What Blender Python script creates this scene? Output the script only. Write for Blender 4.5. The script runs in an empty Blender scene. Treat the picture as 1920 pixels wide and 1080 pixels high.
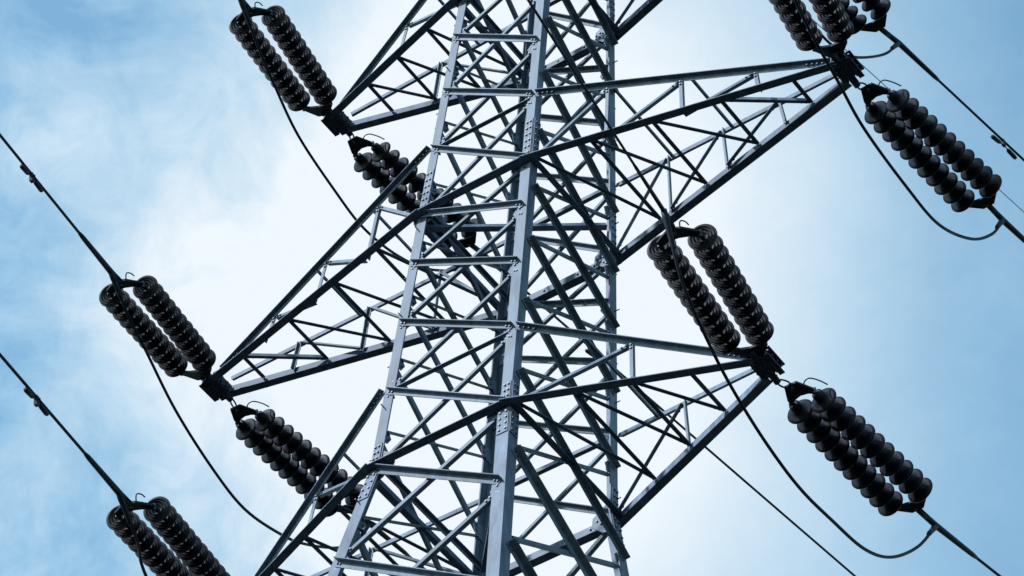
import bpy, math, random
from mathutils import Vector, Matrix
random.seed(7)
scene = bpy.context.scene
col = scene.collection
R = math.radians

# ---------------------------------------------------------------- camera
CAM = Vector((22.85365, -27.70404, -41.24164))
cr = Vector((0.81042940, 0.58268244, 0.06070719))
cu = Vector((0.40275292, -0.62940987, 0.66455496))
cf = Vector((-0.42543421, 0.51412488, 0.74476932))
cam_d = bpy.data.cameras.new('camera')
cam = bpy.data.objects.new('camera', cam_d); col.objects.link(cam)
M = Matrix((cr, cu, -cf)).transposed().to_4x4(); M.translation = CAM
cam.matrix_world = M
cam_d.sensor_width = 36.0
cam_d.lens = 7071.68 / 1920 * 36
cam_d.shift_x = 5.93 / 1920
cam_d.clip_start = 0.5; cam_d.clip_end = 6000
scene.camera = cam

# ---------------------------------------------------------------- sky, sun, exposure
SUN_EL, SUN_AZ = 40.0, 243.0            # direction towards the sun, az counted from +X
sd = Vector((math.cos(R(SUN_EL)) * math.cos(R(SUN_AZ)), math.cos(R(SUN_EL)) * math.sin(R(SUN_AZ)), math.sin(R(SUN_EL))))
world = bpy.data.worlds.new('World'); scene.world = world
world.use_nodes = True
nt = world.node_tree; N = nt.nodes; Lk = nt.links
for n in list(N): N.remove(n)
def nd(t, **k):
    n = N.new(t)
    for a, b in k.items(): setattr(n, a, b)
    return n
out = nd('ShaderNodeOutputWorld'); bg = nd('ShaderNodeBackground')
Lk.new(bg.outputs[0], out.inputs[0])
sky = nd('ShaderNodeTexSky', sky_type='NISHITA')
sky.sun_disc = False; sky.sun_elevation = R(SUN_EL); sky.sun_rotation = R(90 - SUN_AZ)
sky.air_density = 1.0; sky.dust_density = 0.6; sky.ozone_density = 1.5; sky.altitude = 200
tc = nd('ShaderNodeTexCoord')
def math_n(op, a, b=None, c=None, clamp=False):
    n = nd('ShaderNodeMath', operation=op); n.use_clamp = clamp
    for i, v in enumerate((a, b, c)):
        if v is None: continue
        if isinstance(v, (int, float)): n.inputs[i].default_value = v
        else: Lk.new(v, n.inputs[i])
    return n.outputs[0]
def dotn(v):
    n = nd('ShaderNodeVectorMath', operation='DOT_PRODUCT')
    Lk.new(tc.outputs['Generated'], n.inputs[0]); n.inputs[1].default_value = v
    return n.outputs['Value']
# the cloud bank is laid out over two compass-fixed directions of the sky (east-ish E, up-ish U)
E_DIR = tuple(cr); U_DIR = tuple(cu)
ea = dotn(E_DIR); ub = dotn(U_DIR)
def noise(scale, detail, rough, dist=0.0):
    n = nd('ShaderNodeTexNoise'); n.inputs['Scale'].default_value = scale
    n.inputs['Detail'].default_value = detail; n.inputs['Roughness'].default_value = rough
    n.inputs['Distortion'].default_value = dist
    Lk.new(tc.outputs['Generated'], n.inputs['Vector'])
    return n.outputs[0]
def blob(a0, b0, sa, sb, amp, rotdeg=0):
    # soft elliptical cloud mass centred on one direction of the sky
    c, s = math.cos(R(rotdeg)), math.sin(R(rotdeg))
    da = math_n('SUBTRACT', ea, a0); db = math_n('SUBTRACT', ub, b0)
    x = math_n('ADD', math_n('MULTIPLY', da, c / sa), math_n('MULTIPLY', db, s / sa))
    y = math_n('ADD', math_n('MULTIPLY', da, -s / sb), math_n('MULTIPLY', db, c / sb))
    q = math_n('ADD', math_n('MULTIPLY', x, x), math_n('MULTIPLY', y, y))
    return math_n('MULTIPLY', math_n('POWER', 2.71828, math_n('MULTIPLY', q, -1.0)), amp)
def px(x, y): return (x - 960) / 7071.0, (540 - y) / 7071.0
BLOBS = [
    (940, 560, 660, 950, 1.42, 0),
    (110, 240, 190, 110, 0.34, 20),
    (330, 560, 260, 200, 0.30, -30),
    (300, 50, 260, 90, -0.12, 0),
    (20, 480, 140, 110, -0.14, 0),
    (1560, 300, 110, 110, 0.10, 0),
    (1880, 40, 130, 110, -0.08, 0),
    (40, 720, 120, 60, 0.10, 0),
]
tot = None
for (x, y, sx, sy, amp, rd) in BLOBS:
    a0, b0 = px(x, y)
    o = blob(a0, b0, sx / 7071.0, sy / 7071.0, amp, rd)
    tot = o if tot is None else math_n('ADD', tot, o)
# everywhere else on the dome: broken cloud
far = noise(2.2, 5, 0.55)
farr = nd('ShaderNodeMapRange'); Lk.new(far, farr.inputs[0])
farr.inputs[1].default_value = 0.42; farr.inputs[2].default_value = 0.66; farr.inputs[3].default_value = 0.0; farr.inputs[4].default_value = 0.35
nearmask = dotn(tuple(cf))
nm = nd('ShaderNodeMapRange'); Lk.new(nearmask, nm.inputs[0])
nm.inputs[1].default_value = 0.975; nm.inputs[2].default_value = 0.90; nm.inputs[3].default_value = 0.0; nm.inputs[4].default_value = 1.0
tot = math_n('ADD', tot, math_n('MULTIPLY', farr.outputs[0], nm.outputs[0]))
n1 = noise(20, 10, 0.60, 0.7); n2 = noise(66, 8, 0.62, 0.9)
nn = math_n('ADD', math_n('MULTIPLY', math_n('SUBTRACT', n1, 0.5), 1.0), math_n('MULTIPLY', math_n('SUBTRACT', n2, 0.5), 0.42))
lf = nd('ShaderNodeMapRange'); Lk.new(ea, lf.inputs[0])
lf.inputs[1].default_value = -0.12; lf.inputs[2].default_value = 0.02; lf.inputs[3].default_value = 1.5; lf.inputs[4].default_value = 0.30
dens = math_n('ADD', tot, math_n('MULTIPLY', nn, lf.outputs[0]))
dens = math_n('ADD', dens, 0.0, None, True)
ramp = nd('ShaderNodeValToRGB'); Lk.new(dens, ramp.inputs[0])
ramp.color_ramp.interpolation = 'LINEAR'
cre = ramp.color_ramp.elements
cre[0].position = 0.0; cre[0].color = (0, 0, 0, 1)
cre[1].position = 1.0; cre[1].color = (1, 1, 1, 1)
SKY_K = 0.12
skm = nd('ShaderNodeMix', data_type='RGBA', blend_type='MULTIPLY'); skm.inputs[0].default_value = 1.0
Lk.new(sky.outputs[0], skm.inputs[6]); skm.inputs[7].default_value = (SKY_K * 1.5, SKY_K * 1.86, SKY_K * 1.58, 1)
mx = nd('ShaderNodeMix', data_type='RGBA', blend_type='MIX')
Lk.new(ramp.outputs[0], mx.inputs[0]); Lk.new(skm.outputs[2], mx.inputs[6])
cc = nd('ShaderNodeValToRGB'); Lk.new(dens, cc.inputs[0])          # thin cloud is bluer, dense cloud white
cc.color_ramp.elements[0].position = 0.15; cc.color_ramp.elements[0].color = (0.42, 0.60, 0.70, 1)
cc.color_ramp.elements[1].position = 0.95; cc.color_ramp.elements[1].color = (0.575, 0.622, 0.660, 1)
Lk.new(cc.outputs[0], mx.inputs[7])
Lk.new(mx.outputs[2], bg.inputs['Color']); bg.inputs['Strength'].default_value = 1.0

sun_d = bpy.data.lights.new('sun', 'SUN'); sun = bpy.data.objects.new('sun', sun_d); col.objects.link(sun)
sun_d.energy = 5.0; sun_d.angle = R(2); sun_d.color = (0.93, 0.97, 1.0)
sun.rotation_euler = sd.to_track_quat('Z', 'Y').to_euler()
scene.view_settings.view_transform = 'Standard'; scene.view_settings.look = 'None'
scene.view_settings.exposure = 0.6; scene.view_settings.gamma = 1.0

# ---------------------------------------------------------------- materials
def mat(name, base, rough=0.5, metal=0.0, var=0.25, scale=6.0, bump=0.0, spec=0.15, streak=False, per_bar=False):
    m = bpy.data.materials.new(name); m.use_nodes = True
    t = m.node_tree; b = t.nodes['Principled BSDF']
    b.inputs['Roughness'].default_value = rough; b.inputs['Metallic'].default_value = metal
    b.inputs['Specular IOR Level'].default_value = spec
    co = t.nodes.new('ShaderNodeTexCoord')
    mp = t.nodes.new('ShaderNodeMapping'); t.links.new(co.outputs['Object'], mp.inputs[0])
    if streak: mp.inputs['Scale'].default_value = (1, 1, 0.22)
    n = t.nodes.new('ShaderNodeTexNoise'); n.inputs['Scale'].default_value = scale; n.inputs['Detail'].default_value = 6
    n.inputs['Roughness'].default_value = 0.65
    t.links.new(mp.outputs[0], n.inputs['Vector'])
    r = t.nodes.new('ShaderNodeValToRGB'); t.links.new(n.outputs[0], r.inputs[0])
    r.color_ramp.elements[0].position = 0.3; r.color_ramp.elements[1].position = 0.72
    r.color_ramp.elements[0].color = tuple(c * (1 - var) for c in base) + (1,)
    r.color_ramp.elements[1].color = tuple(min(1, c * (1 + var)) for c in base) + (1,)
    src = r.outputs[0]
    if per_bar:                                   # bars come from different galvanising batches
        oi = t.nodes.new('ShaderNodeObjectInfo'); mr = t.nodes.new('ShaderNodeMapRange')
        t.links.new(oi.outputs['Random'], mr.inputs[0]); mr.inputs[3].default_value = 0.78; mr.inputs[4].default_value = 1.22
        vm = t.nodes.new('ShaderNodeVectorMath'); vm.operation = 'SCALE'
        t.links.new(src, vm.inputs[0]); t.links.new(mr.outputs[0], vm.inputs['Scale']); src = vm.outputs[0]
    t.links.new(src, b.inputs['Base Color'])
    rr = t.nodes.new('ShaderNodeMapRange'); t.links.new(n.outputs[0], rr.inputs[0])
    rr.inputs[3].default_value = rough - 0.1; rr.inputs[4].default_value = rough + 0.12
    t.links.new(rr.outputs[0], b.inputs['Roughness'])
    if bump:
        bp = t.nodes.new('ShaderNodeBump'); bp.inputs['Strength'].default_value = bump; bp.inputs['Distance'].default_value = 0.01
        t.links.new(n.outputs[0], bp.inputs['Height']); t.links.new(bp.outputs[0], b.inputs['Normal'])
    return m
STEEL = mat('galvanised_steel', (0.084, 0.109, 0.156), 0.58, 0.0, 0.42, 7.0, 0.2, 0.15, True, True)
BOLT = mat('bolt_steel', (0.06, 0.075, 0.10), 0.5, 0.5, 0.2, 20.0)
FITTING = mat('line_fitting_steel', (0.011, 0.014, 0.025), 0.6, 0.0, 0.25, 12.0)
BRACKET = mat('bracket_steel', (0.034, 0.040, 0.066), 0.6, 0.0, 0.3, 8.0)
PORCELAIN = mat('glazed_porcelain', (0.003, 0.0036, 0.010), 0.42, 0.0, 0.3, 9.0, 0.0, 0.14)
CAPIRON = mat('cap_iron', (0.007, 0.009, 0.015), 0.6, 0.0, 0.25, 14.0)
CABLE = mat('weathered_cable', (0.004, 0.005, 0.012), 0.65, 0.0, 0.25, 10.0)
GREYCABLE = mat('grey_cable', (0.22, 0.25, 0.28), 0.6, 0.2, 0.2, 10.0)
GRASS = mat('grass', (0.012, 0.016, 0.012), 0.9, 0.0, 0.4, 0.6, 0.0)

# ---------------------------------------------------------------- helpers
def obj(name, verts, faces, m, parent=None, mats=None, fm=None, smooth=False):
    me = bpy.data.meshes.new(name); me.from_pydata([tuple(v) for v in verts], [], faces)
    me.materials.append(m)
    if mats:
        for x in mats: me.materials.append(x)
    if fm:
        me.polygons.foreach_set('material_index', fm)
    if smooth: me.polygons.foreach_set('use_smooth', [True] * len(faces))
    me.update()
    o = bpy.data.objects.new(name, me); col.objects.link(o)
    if parent: o.parent = parent
    return o
def tag(o, label, cat, group=None, kind=None):
    if kind: o['kind'] = kind
    if label: o['label'] = label
    if cat: o['category'] = cat
    if group: o['group'] = group
    return o
class MB:
    def __init__(s): s.v = []; s.f = []; s.m = []
    def add(s, vs, fs, mi=0):
        k = len(s.v); s.v += [Vector(v) for v in vs]; s.f += [tuple(i + k for i in f) for f in fs]; s.m += [mi] * len(fs)
    def prism(s, ring0, ring1, mi=0):
        n = len(ring0)
        s.add(list(ring0) + list(ring1), [tuple(range(n))[::-1], tuple(range(n, 2 * n))] + [(i, (i + 1) % n, n + (i + 1) % n, n + i) for i in range(n)], mi)
    def box(s, c, ax, ay, az, mi=0):
        c, ax, ay, az = Vector(c), Vector(ax), Vector(ay), Vector(az)
        s.prism([c - az - ax - ay, c - az + ax - ay, c - az + ax + ay, c - az - ax + ay],
                [c + az - ax - ay, c + az + ax - ay, c + az + ax + ay, c + az - ax + ay], mi)
    def cyl(s, a, b, r, n=6, mi=0, r2=None):
        a, b = Vector(a), Vector(b); d = (b - a).normalized()
        x = d.orthogonal().normalized(); y = d.cross(x); r2 = r if r2 is None else r2
        s.prism([a + (x * math.cos(t) + y * math.sin(t)) * r for t in [2 * math.pi * i / n for i in range(n)]],
                [b + (x * math.cos(t) + y * math.sin(t)) * r2 for t in [2 * math.pi * i / n for i in range(n)]], mi)
    def tube(s, pts, r, n=8, mi=0):
        pts = [Vector(p) for p in pts]; rs = r if isinstance(r, (list, tuple)) else [r] * len(pts)
        k = len(s.v); x = None
        for i, p in enumerate(pts):
            d = ((pts[min(i + 1, len(pts) - 1)]) - (pts[max(i - 1, 0)])).normalized()
            if x is None: x = d.orthogonal().normalized()
            x = (x - d * x.dot(d)).normalized(); y = d.cross(x)
            for j in range(n):
                t = 2 * math.pi * j / n; s.v.append(p + (x * math.cos(t) + y * math.sin(t)) * rs[i])
        fs = []
        for i in range(len(pts) - 1):
            for j in range(n):
                a = k + i * n + j; b = k + i * n + (j + 1) % n; fs.append((a, b, b + n, a + n))
        fs.append(tuple(range(k + n - 1, k - 1, -1))); e = k + (len(pts) - 1) * n; fs.append(tuple(range(e, e + n)))
        s.f += fs; s.m += [mi] * len(fs)
    def bolt(s, p, n, r=0.017, h=0.02, mi=1):
        s.cyl(Vector(p), Vector(p) + Vector(n) * h, r, 6, mi)
    def lathe(s, prof, n=28, mi=0, m2=None):
        k = len(s.v)
        for (r, z) in prof:
            for j in range(n):
                t = 2 * math.pi * j / n; s.v.append(Vector((r * math.cos(t), r * math.sin(t), z)))
        for i in range(len(prof) - 1):
            mm = mi if m2 is None else m2[i]
            for j in range(n):
                a = k + i * n + j; b = k + i * n + (j + 1) % n; s.f.append((a, b, b + n, a + n)); s.m.append(mm)
        s.f.append(tuple(range(k + n - 1, k - 1, -1))); s.m.append(0 if m2 is None else m2[0])
        e = k + (len(prof) - 1) * n; s.f.append(tuple(range(e, e + n))); s.m.append(0 if m2 is None else m2[-1])
    def build(s, name, m, parent=None, mats=None, smooth=False):
        return obj(name, s.v, s.f, m, parent, mats, s.m, smooth)
def smooth_path(pts, k=8):
    pts = [Vector(p) for p in pts]; o = []
    P = [pts[0] * 2 - pts[1]] + pts + [pts[-1] * 2 - pts[-2]]
    for i in range(1, len(P) - 2):
        for j in range(k):
            t = j / k; a, b, c, d = P[i - 1], P[i], P[i + 1], P[i + 2]
            o.append(0.5 * ((2 * b) + (c - a) * t + (2 * a - 5 * b + 4 * c - d) * t * t + (3 * b - a - 3 * c + d) * t ** 3))
    o.append(pts[-1]); return o
_eps = [0]
def angle(mb, A, B, n, w, heel='top', out=True, off=0.0, w2=None, t=0.012, bolts=True, ext=0.0):
    """rolled angle section from A to B on a face with outward normal n; flange 1 lies in the face, flange 2 stands off it"""
    A, B, n = Vector(A), Vector(B), Vector(n).normalized()
    d = (B - A).normalized(); A = A - d * ext; B = B + d * ext
    n = (n - d * n.dot(d)).normalized(); s = n.cross(d).normalized()
    if abs(s.z) > 0.08:
        if s.z < 0: s = -s
    elif s.x + s.y < 0: s = -s
    _eps[0] = (_eps[0] + 1) % 5
    off = off + _eps[0] * 0.0011
    w2 = w if w2 is None else w2
    if heel == 'top': h = s * (w / 2); a = -s
    else: h = -s * (w / 2); a = s
    b = n if out else -n
    base = n * off
    def ring(P):
        q = P + h + base
        return [q, q + a * w, q + a * w + b * t, q + a * t + b * t, q + a * t + b * w2, q + b * w2]
    mb.prism(ring(A), ring(B))
    if bolts:
        for P, sg in ((A, 1), (B, -1)):
            for k in (0.045, 0.115):
                p = P + d * sg * k + base
                mb.bolt(p + n * (t if out else 0.0), n)

# ---------------------------------------------------------------- tower geometry
KY = 1.07048
Z1, Z1U, Z2, Z2U, Z3, Z3U = -5.305, -3.757, 0.0, 1.532, 5.224, 6.76
ARM = {1: 4.253, 2: 5.526, 3: 3.839}
GROUND = -42.9
def half(z):
    if z >= Z1: return 1 - 0.03092 * z
    return 1 + 0.03092 * -Z1 + 0.12482 * (Z1 - z)
SG = {'N': (1, -1), 'L': (-1, -1), 'R': (1, 1), 'F': (-1, 1)}
def leg(l, z):
    h = half(z); return Vector((SG[l][0] * h, SG[l][1] * h * KY, z))
NODES = [-12.0, -9.35, -7.13, Z1, Z1U, -2.345, -1.076, Z2, Z2U, 2.889, 4.237, Z3, Z3U, 7.9, 9.1, 10.3]
LOW = [-12.0, -15.6, -20.0, -25.5, -32.5, GROUND]
MID = [(a + b) / 2 for a, b in zip(NODES[:-1], NODES[1:])]

tower = bpy.data.objects.new('transmission_tower', None); col.objects.link(tower)
tag(tower, 'grey galvanised steel lattice tower with six crossarms, seen from below', 'pylon')
tower.location = (0, 0, 0)

# legs: angle section, corner outward, with splice plates, bolts and step bolts
for l in 'NLRF':
    sx, sy = SG[l]
    mb = MB()
    zs = [GROUND, -25, -12, -7.13, Z1, Z1U, Z2, Z2U, 2.889, Z3, Z3U, 10.3]
    def ring(z, w, t=0.022):
        p = leg(l, z); a = Vector((-sx, 0, 0)); b = Vector((0, -sy, 0))
        return [p, p + a * w, p + a * w + b * t, p + a * t + b * t, p + a * t + b * w, p + b * w]
    for z0, z1 in zip(zs[:-1], zs[1:]):
        w = 0.205 if z1 <= Z1 else (0.17 if z1 <= Z2 else (0.15 if z1 <= Z3 else 0.12))
        k = 0.0 if z1 <= Z1 else 0.002
        mb.prism(ring(z0 + k, w), ring(z1, w))
    # splices
    for (za, zb, rows) in ((0.10, 0.98, 6), (-5.95, -5.42, 4), (-5.2, -4.85, 3), (5.45, 6.2, 5), (-9.9, -9.2, 4)):
        for fl in (0, 1):
            a = Vector((-sx, 0, 0)) if fl == 0 else Vector((0, -sy, 0))
            nrm = Vector((0, sy, 0)) if fl == 0 else Vector((sx, 0, 0))
            p0, p1 = leg(l, za), leg(l, zb)
            w = 0.15 if za > -5.3 else 0.19
            def q(p, u, v): return p + a * u + nrm * v
            mb.prism([q(p0, .012, .0), q(p0, w, .0), q(p0, w, .014), q(p0, .012, .014)], [q(p1, .012, .0), q(p1, w, .0), q(p1, w, .014), q(p1, .012, .014)])
            for r_ in range(rows):
                f_ = (r_ + 0.5) / rows; pp = p0.lerp(p1, f_)
                for u in (0.045, w - 0.045): mb.bolt(q(pp, u, .014), nrm, 0.018)
    lo = mb.build('leg', STEEL, tower, [BOLT])
    # arm-level gusset plates on the faces that carry the crossarms
    ny = Vector((0, sy, 0)); ax = Vector((-sx, 0, 0)); up = Vector((0, 0, 1))
    for zz, w, h in ((Z1, .40, .30), (Z2, .36, .26), (Z3, .34, .26), (Z1U, .24, .18), (Z2U, .22, .16)):
        g = MB(); o0 = leg(l, zz) - ny * 0.024
        def q(u, v, t): return o0 + ax * u + up * v - ny * t
        prof = [(0.02, -h), (0.55 * w, -h * .75), (w, -0.05), (w, 0.12), (0.45 * w, h), (0.02, h)]
        g.prism([q(u, v, 0) for u, v in prof], [q(u, v, .012) for u, v in prof])
        for u, v in ((.25, -.05), (.25, .06), (.14, -.15), (.13, .15), (.32, .03)):
            if u < w:
                g.bolt(q(u, v, -.003 if u < .2 else 0), ny, .016, .02); g.bolt(q(u, v, .012), -ny, .016, .02)
        g.build('gusset_plate', STEEL, lo, [BOLT])
    nx = Vector((sx, 0, 0)); ay = Vector((0, -sy, 0))
    for zz in MID[1:11]:
        g = MB(); o0 = leg(l, zz) - nx * 0.024
        def q(u, v, t): return o0 + ay * u + up * v - nx * t
        prof = [(0.02, -.13), (0.2, -.10), (0.27, 0.04), (0.2, .13), (0.02, .15)]
        g.prism([q(u, v, 0) for u, v in prof], [q(u, v, .010) for u, v in prof])
        for u, v in ((.2, -.03), (.2, .07)): g.bolt(q(u, v, .01), -nx, .015, .02)
        g.build('gusset_plate', STEEL, lo, [BOLT])
    for zz in NODES[2:12]:
        g = MB(); o0 = leg(l, zz) - ny * 0.027
        def q(u, v, t): return o0 + ax * u + up * v - ny * t
        prof = [(0.02, -.17), (0.2, -.14), (0.26, -0.02), (0.2, .08), (0.02, .10)]
        if zz not in (Z1, Z2, Z3, Z1U, Z2U):
            g.prism([q(u, v, 0) for u, v in prof], [q(u, v, .010) for u, v in prof])
        for u, v in ((.19, -.10), (.2, .02), (.13, -.12)): g.bolt(q(u, v, .01), -ny, .015, .02); g.bolt(leg(l, zz) + ax * u * .6 + up * (v - .02), ny, .016, .02)
        g.build('gusset_plate', STEEL, lo, [BOLT])
    if l in 'LR':
        z = -8.8; k = 0
        while z < 9:
            p = leg(l, z)
            sb = MB()
            if k % 2: sb.cyl(p + Vector((-sx * .05, 0, 0)), p + Vector((-sx * .05, sy * .085, 0)), .009, 6)
            else: sb.cyl(p + Vector((0, -sy * .05, 0)), p + Vector((sx * .085, -sy * .05, 0)), .009, 6)
            sb.build('step_bolt', BOLT, lo)
            z += 0.94; k += 1

# body bracing: front and back faces on the nodes, side faces staggered by half a panel
FACES = [('L', 'N', (0, -1, 0), NODES), ('F', 'R', (0, 1, 0), NODES), ('N', 'R', (1, 0, 0), MID), ('L', 'F', (-1, 0, 0), MID)]
rest = MB()
for (p, q, n, zs) in FACES:
    n = Vector(n)
    for i, (a, b) in enumerate(zip(zs[:-1], zs[1:])):
        vis = -9.6 < a and b < 5.9
        big = zs is MID
        # one diagonal bolted outside the leg flange, the other inside
        back = p == 'F'
        mo = MB() if vis else rest
        k = 0.02 if b <= Z1 else 0
        if back: angle(mo, leg(p, b).lerp(leg(q, a), .05), leg(q, a).lerp(leg(p, b), .05), n, .078 + k, 'top', False, -0.026)
        else: angle(mo, leg(p, b).lerp(leg(q, a), .03), leg(q, a).lerp(leg(p, b), .03), n, (.088 if big else .08) + k, 'top', True, 0.003)
        if vis: mo.build('diagonal_brace', STEEL, tower, [BOLT])
        mi_ = MB() if vis else rest
        if back: angle(mi_, leg(p, a).lerp(leg(q, b), .04), leg(q, b).lerp(leg(p, a), .04), n, .055 + k / 2, 'bottom', True, 0.003)
        else: angle(mi_, leg(p, a).lerp(leg(q, b), .06), leg(q, b).lerp(leg(p, a), .06), n, (.045 if big else .055) + k / 2, 'bottom', False, -0.026, bolts=vis)
        if vis: mi_.build('diagonal_brace', STEEL, tower, [BOLT])
for (p, q, n, zs) in FACES:
    n = Vector(n)
    for a, b in zip(LOW[1:], LOW[:-1]):
        angle(rest, leg(p, b), leg(q, a), n, 0.12, 'top', True, 0.003, bolts=False)
        angle(rest, leg(p, a), leg(q, b), n, 0.12, 'bottom', False, -0.026, bolts=False)
        angle(rest, leg(p, b), leg(q, b), n, 0.10, 'top', True, 0.02, bolts=False)
r_ = rest.build('outer_bracing', STEEL, tower, [BOLT]); r_['kind'] = 'stuff'
for z, w in ((Z1, .13), (Z2, .13), (Z3, .12)):
    for (p, q, n) in (('L', 'N', (0, -1, 0)), ('F', 'R', (0, 1, 0))):
        mb = MB(); angle(mb, leg(p, z), leg(q, z), n, w, 'bottom', True, 0.016, w2=w, t=.014, bolts=False)
        for f_ in (.12, .2, .35, .65, .8, .88):
            P = leg(p, z).lerp(leg(q, z), f_) + Vector(n) * .03; mb.bolt(P, n)
            mb.bolt(P - Vector(n) * .014, Vector(n) * -1)
        mb.build('horizontal_beam', STEEL, tower, [BOLT])
    for (p, q, n) in (('N', 'R', (1, 0, 0)), ('L', 'F', (-1, 0, 0))):
        mb = MB(); angle(mb, leg(p, z), leg(q, z), n, .09, 'bottom', True, 0.004); angle(mb, leg(p, z + .16), leg(q, z + .16), n, .07, 'top', False, -.03)
        mb.build('horizontal_beam', STEEL, tower, [BOLT])
for z in (Z1U, Z2U, Z3U):
    for (p, q, n) in (('L', 'N', (0, -1, 0)), ('F', 'R', (0, 1, 0))):
        mb = MB(); angle(mb, leg(p, z).lerp(leg(q, z), .06), leg(q, z).lerp(leg(p, z), .06), n, .07, 'bottom', True, -.045)
        mb.build('horizontal_beam', STEEL, tower, [BOLT])
mb = MB(); angle(mb, leg('L', -.18) + Vector((.1, .1, 0)), leg('R', .63) - Vector((.1, .1, 0)), (0, 1, 0), .085, 'bottom', True, 0)
mb.build('plan_brace', STEEL, tower, [BOLT])
for z in (Z1, Z2, Z3):
    mb = MB(); angle(mb, leg('N', z + .05) + Vector((-.1, .1, 0)), leg('F', z + .05) + Vector((.1, -.1, 0)), (1, 1, 0), .08, 'bottom', True, 0)
    mb.build('plan_brace', STEEL, tower, [BOLT])

# crossarms
def crossarm(level, sx):
    z = {1: Z1, 2: Z2, 3: Z3}[level]; zu = {1: Z1U, 2: Z2U, 3: Z3U}[level]; a = ARM[level]
    T = Vector((sx * a, 0, z)); near, far_ = ('N', 'R') if sx > 0 else ('L', 'F')
    tw = 0.11                                                       # half width of the tip
    ch = {}
    for nm, l, yy in (('n', near, -1), ('f', far_, 1)):
        ch[nm + 'l'] = (leg(l, z), T + Vector((0, yy * tw, 0)))
        ch[nm + 'u'] = (leg(l, zu), T + Vector((-sx * .10, yy * tw * .8, .17)))
    mb = MB()
    for nm, ny in (('n', -1), ('f', 1)):
        A, B = ch[nm + 'l']
        angle(mb, A + (A - B).normalized() * .12, B, (0, ny, 0), .12, 'bottom', True, 0.016, w2=.125, t=.014, bolts=False)
        A2, B2 = ch[nm + 'u']
        angle(mb, A2, B2, (0, ny, 0), .085, 'top', True, 0.0, w2=.085, bolts=False)
        for P, Q in ((A, B), (A2, B2)):
            d = (Q - P).normalized()
            for k in (.06, .14, .22, .3): mb.bolt(P + d * k + Vector((0, ny * .028, 0)), (0, ny, 0)); mb.bolt(Q - d * (k + .05) + Vector((0, ny * .028, 0)), (0, ny, 0))
    arm = mb.build('crossarm', STEEL, tower, [BOLT])
    def P(nm, t): A, B = ch[nm]; return A.lerp(B, t)
    ts = (.25, .5, .75) if level == 2 else (.5,)
    for nm, ny in (('n', -1), ('f', 1)):
        n = Vector((0, ny, 0))
        for t in ts:
            m2 = MB(); angle(m2, P(nm + 'u', t), P(nm + 'l', t), n, .055, 'top', False, -.004); m2.build('hanger', STEEL, arm, [BOLT])
        tl = (0,) + ts
        for lo, hi in zip(tl[:-1], tl[1:]):
            m2 = MB(); angle(m2, P(nm + 'l', lo), P(nm + 'u', hi), n, .055, 'bottom', False, -.02, ext=-.03); m2.build('strut', STEEL, arm, [BOLT])
    tp = (.2, .405, .63, .86) if level == 2 else (.26, .5, .74)
    dn = Vector((0, 0, -1))
    for i, t in enumerate(tp):
        m2 = MB(); angle(m2, P('nl', t), P('fl', t), dn, .06, 'bottom', False, .001 - .016, ext=0); m2.build('strut', STEEL, arm, [BOLT])
        t0 = tp[i - 1] if i else 0.0
        A, B = (P('nl', t0), P('fl', t)) if sx > 0 else (P('nl', t), P('fl', t0))
        if sx > 0 and i == 0: A, B = P('nl', t * .05), P('fl', t)
        m2 = MB(); angle(m2, A, B, dn, .055, 'bottom', False, -.03, ext=-.03); m2.build('strut', STEEL, arm, [BOLT])
    for t in ((.27, .54) if level == 2 else (.3,)):
        m2 = MB(); angle(m2, P('nu', t), P('fu', t), (0, 0, 1), .05, 'top', False, -.01); m2.build('strut', STEEL, arm, [BOLT])
    # end bracket: two channels across the tip, closing plate, bolts and hinge lugs
    e = MB(); x = Vector((sx, 0, 0)); y = Vector((0, 1, 0)); zz = Vector((0, 0, 1))
    for k, (dx, hy, hz) in enumerate(((-.04, .19, .085), (.085, .235, .10), (.20, .20, .085))):
        c = T + x * dx + zz * .03
        e.box(c, x * .010, y * hy, zz * hz); e.box(c + zz * (hz - .008) + x * .035, x * .034, y * (hy - .004), zz * .009); e.box(c - zz * (hz - .008) + x * .035, x * .034, y * (hy - .004), zz * .009)
        for yy in (-.16, -.06, .06, .16):
            for vv in (-.04, .04):
                e.bolt(c + y * yy + zz * vv + x * .01, x, .017, .035); e.bolt(c + y * yy + zz * vv - x * .01, -x, .017, .03)
    e.prism([T + x * u + y * v - zz * .062 for u, v in ((-.04, -.12), (.03, -.15), (.22, -.09), (.22, .09), (.03, .15), (-.04, .12))],
            [T + x * u + y * v - zz * .078 for u, v in ((-.04, -.12), (.03, -.15), (.22, -.09), (.22, .09), (.03, .15), (-.04, .12))])
    for u in (.0, .07, .15):
        for v in (-.08, .08): e.bolt(T + x * u + y * v - zz * .078, -zz, .017, .022)
    for yy in (-1, 1):
        e.cyl(T + x * .07 + y * yy * .2, T + x * .07 + y * yy * .33, .05, 10); e.bolt(T + x * .07 + y * yy * .29 + zz * .05, zz, .02, .05)
    e.build('end_bracket', BRACKET, arm, [BOLT])
for lv in (1, 2, 3):
    for sx in (1, -1): crossarm(lv, sx)
# earth-wire peak
pk = MB(); top = Vector((0.6, 0, 12.5))
for l in 'NLRF': angle(pk, leg(l, 10.3), top, (SG[l][0], 0, 0), .09, 'top', False, 0, bolts=False)
pk.build('peak', STEEL, tower, [BOLT])

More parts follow.
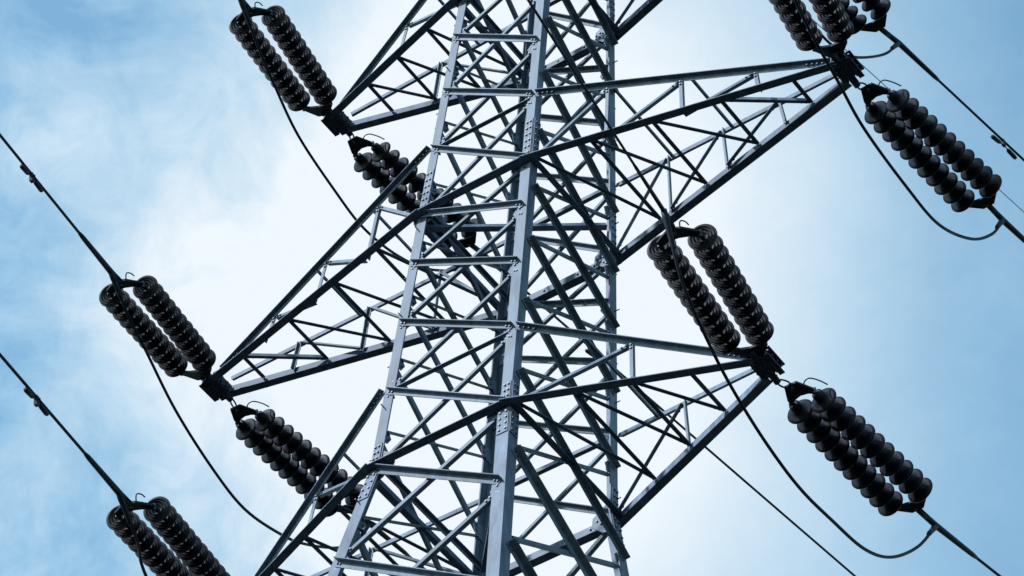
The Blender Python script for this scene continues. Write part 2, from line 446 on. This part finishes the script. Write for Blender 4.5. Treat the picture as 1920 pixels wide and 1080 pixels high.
# ---------------------------------------------------------------- insulators and lines (world coordinates)
INS = {"T1R+": [[4.472, 0.875, -5.317], [4.521, 3.106, -5.13]],
  "T1R-": [[4.41, -0.599, -5.37], [4.912, -2.718, -5.894]],
  "T1L+": [[-4.486, 0.659, -5.425], [-4.696, 2.848, -4.998]],
  "T1L-": [[-4.391, -0.752, -5.433], [-3.761, -2.801, -6.083]],
  "T2R+": [[5.734, 0.834, 0.011], [5.856, 3.057, 0.263]],
  "T2R-": [[5.697, -0.654, -0.019], [6.211, -2.752, -0.613]],
  "T2L+": [[-5.531, 0.832, -0.11], [-5.583, 3.054, 0.176]],
  "T2L-": [[-5.557, -0.661, -0.129], [-4.947, -2.704, -0.817]],
  "T3R+": [[3.987, 0.695, 5.297], [4.181, 2.922, 5.441]],
  "T3R-": [[3.786, -0.573, 5.022], [4.316, -2.665, 4.421]],
  "T3L+": [[-3.85, 0.797, 5.135], [-3.767, 3.025, 5.354]],
  "T3L-": [[-3.889, -0.662, 5.084], [-3.288, -2.717, 4.427]]}
WIRE = {"T1R+": [[4.529, 3.477, -5.023], [4.539, 3.913, -5.036], [4.575, 5.556, -4.66]],
  "T2R+": [[5.873, 3.356, 0.302], [5.895, 3.764, 0.312], [5.926, 4.319, 0.397]],
  "T3R+": [[4.217, 3.334, 5.607], [4.253, 3.746, 5.58], [4.495, 6.515, 5.863], [4.546, 7.1, 5.913]],
  "T3L+": [[-3.755, 3.332, 5.392], [-3.742, 3.681, 5.453], [-3.627, 6.796, 5.904], [-3.518, 9.721, 6.054], [-3.341, 14.478, 6.699]],
  "T2L+": [[-5.591, 3.388, 0.216], [-5.6, 3.78, 0.269], [-5.619, 4.595, 0.441], [-5.639, 5.465, 0.531]],
  "T1L+": [[-4.731, 3.213, -4.91], [-4.768, 3.602, -4.856], [-4.93, 5.293, -4.561]],
  "T1R-": [[4.967, -2.951, -5.943], [5.064, -3.363, -5.984], [5.409, -4.82, -6.33], [5.642, -5.804, -6.58], [6.013, -7.371, -6.965]],
  "T2L-": [[-4.872, -2.956, -0.915], [-4.766, -3.311, -1.039], [-4.231, -5.101, -1.52], [-3.768, -6.65, -2.04]],
  "T1L-": [[-3.687, -3.038, -6.173], [-3.565, -3.438, -6.299], [-2.981, -5.336, -6.814], [-2.538, -6.774, -7.284]],
  "T3L-": [[-3.212, -2.977, 4.304], [-3.101, -3.358, 4.181], [-2.469, -5.52, 3.359]],
  "T2R-": [[6.272, -2.999, -0.678], [6.387, -3.467, -0.825], [7.155, -6.6, -1.997]],
  "T3R-": [[4.371, -2.882, 4.383], [4.467, -3.263, 4.242], [5.111, -5.805, 3.023]]}
JUMP = {"T1R": [[5.064, -3.363, -5.984], [5.028, -2.859, -6.817], [4.974, -2.116, -7.305], [4.931, -1.512, -7.545], [4.872, -0.704, -7.699], [4.813, 0.115, -7.714], [4.753, 0.95, -7.54], [4.691, 1.808, -7.294], [4.637, 2.55, -6.805], [4.581, 3.331, -5.944], [4.539, 3.913, -5.036]],
  "T2R": [[6.387, -3.467, -0.825], [6.337, -2.743, -1.262], [6.288, -2.017, -1.699], [6.234, -1.215, -1.942], [6.183, -0.477, -2.155], [6.101, 0.732, -2.107], [6.038, 1.668, -1.923], [5.97, 2.664, -1.215], [5.922, 3.376, -0.389], [5.895, 3.764, 0.312]],
  "T2L": [[-4.766, -3.311, -1.039], [-4.831, -2.752, -1.416], [-4.897, -2.196, -1.662], [-5.0, -1.317, -2.05], [-5.126, -0.25, -2.273], [-5.23, 0.64, -2.289], [-5.346, 1.623, -1.935], [-5.419, 2.245, -1.57], [-5.516, 3.066, -0.906], [-5.578, 3.593, -0.25], [-5.6, 3.78, 0.269]],
  "T3L": [[-3.101, -3.358, 4.181], [-3.158, -2.731, 3.657], [-3.205, -2.217, 3.321], [-3.273, -1.465, 2.922], [-3.373, -0.37, 2.754], [-3.444, 0.406, 2.739], [-3.526, 1.303, 3.027], [-3.606, 2.186, 3.567], [-3.685, 3.055, 4.421], [-3.724, 3.478, 5.047], [-3.742, 3.681, 5.453]],
  "T1L": [[-3.565, -3.438, -6.299], [-3.662, -2.87, -6.641], [-3.71, -2.586, -6.97], [-3.858, -1.719, -7.311], [-4.025, -0.743, -7.475], [-4.198, 0.267, -7.389], [-4.364, 1.24, -7.014], [-4.506, 2.067, -6.527], [-4.624, 2.758, -6.009], [-4.74, 3.436, -5.3], [-4.768, 3.602, -4.856]],
  "T3R": [[4.467, -3.263, 4.242], [4.451, -2.745, 3.675], [4.434, -2.181, 3.301], [4.412, -1.448, 3.061], [4.376, -0.272, 3.064], [4.344, 0.78, 3.154], [4.32, 1.545, 3.23], [4.301, 2.17, 3.565], [4.286, 2.651, 4.024], [4.266, 3.314, 4.838], [4.253, 3.746, 5.58]]}
EARTH = [[0.605, 0.071, 10.306], [1.013, 5.905, 11.143], [1.133, 7.625, 11.396], [1.493, 12.773, 12.149]]

# cap-and-pin disc, axis +Z away from the tower; z=0 is the disc centre
def disc_mesh():
    mb = MB()
    prof = [(.030, -.135), (.060, -.132), (.076, -.115), (.080, -.050), (.072, -.030), (.078, -.020), (.115, -.004), (.160, .012), (.190, .028), (.201, .042), (.198, .054),
            (.184, .046), (.172, .050), (.162, .070), (.152, .046), (.134, .046), (.124, .074), (.112, .044), (.092, .044), (.082, .070), (.066, .040), (.038, .040), (.024, .050), (.022, .100)]
    prof = [(r * (.985 if r > .09 else 1.0), z + (.006 if .09 < r < .17 and z < .02 else 0)) for r, z in prof]
    m2 = [1] * 5 + [0] * 15 + [1] * 3
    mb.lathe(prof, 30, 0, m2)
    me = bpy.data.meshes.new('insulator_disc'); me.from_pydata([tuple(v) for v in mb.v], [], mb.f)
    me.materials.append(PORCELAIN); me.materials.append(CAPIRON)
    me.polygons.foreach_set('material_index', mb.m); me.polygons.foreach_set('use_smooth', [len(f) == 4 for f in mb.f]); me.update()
    return me
DISC = disc_mesh()
def yoke(w, inward, tip, th=.016):
    """bowed triangular yoke plate in the XZ plane of the assembly"""
    mb = MB(); pr = [(-w, 0), (-w * .97, .07 * inward), (-.09, tip * inward), (.09, tip * inward), (w * .97, .07 * inward), (w, 0), (w * .93, -.05 * inward), (w * .5, .025 * inward), (0, .05 * inward), (-w * .5, .025 * inward), (-w * .93, -.05 * inward)]
    mb.prism([Vector((x, -th, z)) for x, z in pr], [Vector((x, th, z)) for x, z in pr])
    for x in (-w * .93, w * .93): mb.cyl((x, -.045, .01 * inward), (x, .045, .01 * inward), .026, 8, 1)
    mb.cyl((0, -.05, (tip - .05) * inward), (0, .05, (tip - .05) * inward), .024, 8, 1)
    return mb
TIPS = {'T1R': (4.253, Z1), 'T1L': (-4.253, Z1), 'T2R': (5.526, Z2), 'T2L': (-5.526, Z2), 'T3R': (3.839, Z3), 'T3L': (-3.839, Z3)}
NAMEARM = {'T1R': 'lower right crossarm', 'T1L': 'lower left crossarm', 'T2R': 'middle right crossarm', 'T2L': 'middle left crossarm', 'T3R': 'upper right crossarm', 'T3L': 'upper left crossarm'}
def assembly(key):
    arm = key[:3]; sgn = 1 if key[3] == '+' else -1
    A, B = Vector(INS[key][0]), Vector(INS[key][1]); u = (B - A).normalized()
    xh = Vector((0, 0, 1)).cross(u).normalized()
    if xh.x < 0: xh = -xh
    yh = u.cross(xh)
    root = bpy.data.objects.new('insulator_string', None); col.objects.link(root)
    m = Matrix((xh, yh, u)).transposed().to_4x4(); m.translation = A; root.matrix_world = m
    side = 'running up-left' if sgn < 0 else 'running down-right'
    tag(root, f'double string of dark insulator discs {side} from the tip of the {NAMEARM[arm]}', 'insulator', 'double insulator strings on the crossarm tips')
    h0, h1 = (.182, .235) if sgn > 0 else (.225, .270)
    L = (B - A).length; inv = m.inverted()
    for s in (-1, 1):
        p0, p1 = Vector((s * h0, 0, 0)), Vector((s * h1, 0, L)); d = (p1 - p0).normalized()
        qt = d.to_track_quat('Z', 'X')
        for k in range(11):
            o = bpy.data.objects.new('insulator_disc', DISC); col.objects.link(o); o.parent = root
            o.location = p0.lerp(p1, k / 10) + Vector((0, random.uniform(-.003, .003), random.uniform(-.003, .003))); o.rotation_mode = 'QUATERNION'
            jitter = Matrix.Rotation(random.uniform(-.02, .02), 3, 'X') @ Matrix.Rotation(random.uniform(-.02, .02), 3, 'Y')
            o.rotation_quaternion = (qt.to_matrix() @ jitter).to_quaternion()
    zt = -.17; zb = L + .12
    y0 = yoke(h0 + .02, -1, .30).build('yoke_plate', FITTING, root, [BOLT]); y0.location = (0, 0, zt)
    y1 = yoke(h1 + .02, 1, .24).build('yoke_plate', FITTING, root, [BOLT]); y1.location = (0, 0, zb)
    # chain links back to the crossarm tip
    tx, tz = TIPS[arm]; s_ = 1 if tx > 0 else -1
    T = inv @ Vector((tx + s_ * .07, sgn * .31, tz)); ap = Vector((0, 0, zt - .25))
    lk = MB()
    mid = ap.lerp(T, .5)
    for o in (-1, 1):
        pe = (T - ap).normalized().cross(Vector((0, 1, 0)) if abs((T - ap).normalized().y) < .9 else Vector((1, 0, 0))).normalized() * .05 * o
        lk.tube(smooth_path([ap, ap.lerp(T, .25) + pe, mid + pe * 1.25, ap.lerp(T, .8) + pe, T], 5), .0125, 6)
    lk.build('shackle', FITTING, root)
    # arcing horn
    hn = MB()
    if sgn > 0:
        hn.tube(smooth_path([(h0 * .55, 0, zt - .10), (h0 * .75, -.06, zt - .17), (h0 * 1.0, -.16, zt - .10), (h0 * 1.3, -.20, zt + .05), (h0 * 1.6, -.18, zt + .16)], 6), .0095, 6)
    else:
        hn.tube(smooth_path([(h1 * .2, 0, zb + .08), (h1 * .2, .10, zb + .13), (h1 * .25, .17, zb + .14), (h1 * .4, .19, zb + .08), (h1 * .5, .17, zb + .02)], 6), .0095, 6)
    hn.build('arcing_horn', FITTING, root)
    # dead-end clamp with jumper terminal
    W = [Vector(q) for q in WIRE[key]]
    c0 = Vector((0, 0, zb + .2)); c1 = inv @ W[1]; cd = (c1 - c0).normalized(); wd = (inv.to_3x3() @ (W[-1] - W[1])).normalized()
    cl = MB()
    for o in (-1, 1): cl.box(c0.lerp(c1, .28) + Vector((0, o * .028, 0)), cd * .16, Vector((0, .006, 0)), cd.cross(Vector((0, 1, 0))).normalized() * .03)
    cl.tube([c0.lerp(c1, .45), c0.lerp(c1, .6), c1, c1 + wd * .5, c1 + wd * .95, c1 + wd * 1.05], [k_ * (.62 if key == 'T1R-' else 1) for k_ in (.028, .042, .046, .040, .035, .026)], 10)
    J = [inv @ Vector(q) for q in JUMP[arm]]
    je, jn = (J[-1], J[-2]) if sgn > 0 else (J[0], J[1])
    jd = (jn - je).normalized()
    cl.tube([je - jd * .02, je + jd * .10, je + jd * .22, je + jd * .40, je + jd * .46], [.040, .046, .040, .036, .026], 8)
    cl.build('dead_end_clamp', FITTING, root, smooth=True)
    return root
for key in sorted(INS): assembly(key)

def ext_wire(W, length=90, k=.00035):
    a, b = Vector(W[1]), Vector(W[-1]); d = (b - a); d.normalize()
    pts = [a]
    s = 0.6
    while s < length:
        pts.append(a + d * s + Vector((0, 0, k * s * s))); s *= 1.25
    return pts
for key in sorted(WIRE):
    arm = key[:3]; dirn = 'lower right' if key[3] == '+' else 'upper left'
    c = MB(); c.tube(ext_wire(WIRE[key]), .0175 if key == 'T1R-' else .021, 8); o = c.build('conductor', CABLE, None, smooth=True)
    tag(o, f'dark power line leaving the {NAMEARM[arm]} towards the {dirn}', 'cable', 'power lines held by the insulator strings')
for arm in sorted(JUMP):
    c = MB(); c.tube(smooth_path(JUMP[arm], 8), .0225, 8); o = c.build('jumper_cable', CABLE, None, smooth=True)
    tag(o, f'dark jumper loop hanging under the tip of the {NAMEARM[arm]}', 'cable', 'jumper loops under the crossarms')
E = [Vector(q) for q in EARTH]; d = (E[-1] - E[1]).normalized()
tp = Vector((0.6, 0, 12.5)); 
c = MB(); c.tube(smooth_path([tp, tp + Vector((0.02, .5, -.55)), E[0] + Vector((.05, .9, .0)) * 1, E[1], E[2], E[3], E[3] + d * 30, E[3] + d * 80], 6), .0085, 6)
tag(c.build('earth_wire', GREYCABLE, None, smooth=True), 'thin pale grey wire crossing behind the middle right insulator string', 'cable')

# vibration dampers on the conductors
def damper(key, at, where, hang=1.0):
    W = WIRE[key]; a, b = Vector(W[1]), Vector(W[-1]); d = (b - a).normalized(); P = a + d * at
    root = bpy.data.objects.new('vibration_damper', None); col.objects.link(root)
    y = Vector((0, 0, 1)).cross(d).normalized(); z = d.cross(y)
    m = Matrix((d, y, z)).transposed().to_4x4(); m.translation = P; root.matrix_world = m
    tag(root, f'small dark two-weight damper clipped to the line from the {where}', 'damper', 'vibration dampers on the power lines')
    h = hang
    cm = MB(); cm.box((0, 0, -.05), (.035, 0, 0), (0, .022, 0), (0, 0, .07)); cm.bolt((0, .022, -.03), (0, 1, 0), .014, .03)
    cm.build('clamp', FITTING, root)
    ms = MB(); ms.tube(smooth_path([(-.24, 0, -.14 * h), (-.12, 0, -.115 * h), (0, 0, -.105 * h), (.12, 0, -.115 * h), (.24, 0, -.14 * h)], 4), .009, 6); ms.build('messenger_wire', FITTING, root)
    for s in (-1, 1):
        w = MB(); w.tube([(s * .10, 0, -.125 * h), (s * .13, 0, -.13 * h), (s * .30, 0, -.15 * h), (s * .33, 0, -.155 * h)], [.022, .034, .036, .026], 10); w.build('weight', FITTING, root, smooth=True)
damper('T2L-', 2.62, 'middle left crossarm', .42); damper('T1L-', 2.55, 'lower left crossarm', .42)
damper('T3R+', 2.8, 'upper right crossarm'); damper('T3L+', 3.15, 'upper left crossarm')

# ---------------------------------------------------------------- ground (far below the frame, it darkens the undersides)
g = obj('ground', [(-2500, -2500, GROUND), (2500, -2500, GROUND), (2500, 2500, GROUND), (-2500, 2500, GROUND)], [(0, 1, 2, 3)], GRASS)
g['kind'] = 'structure'
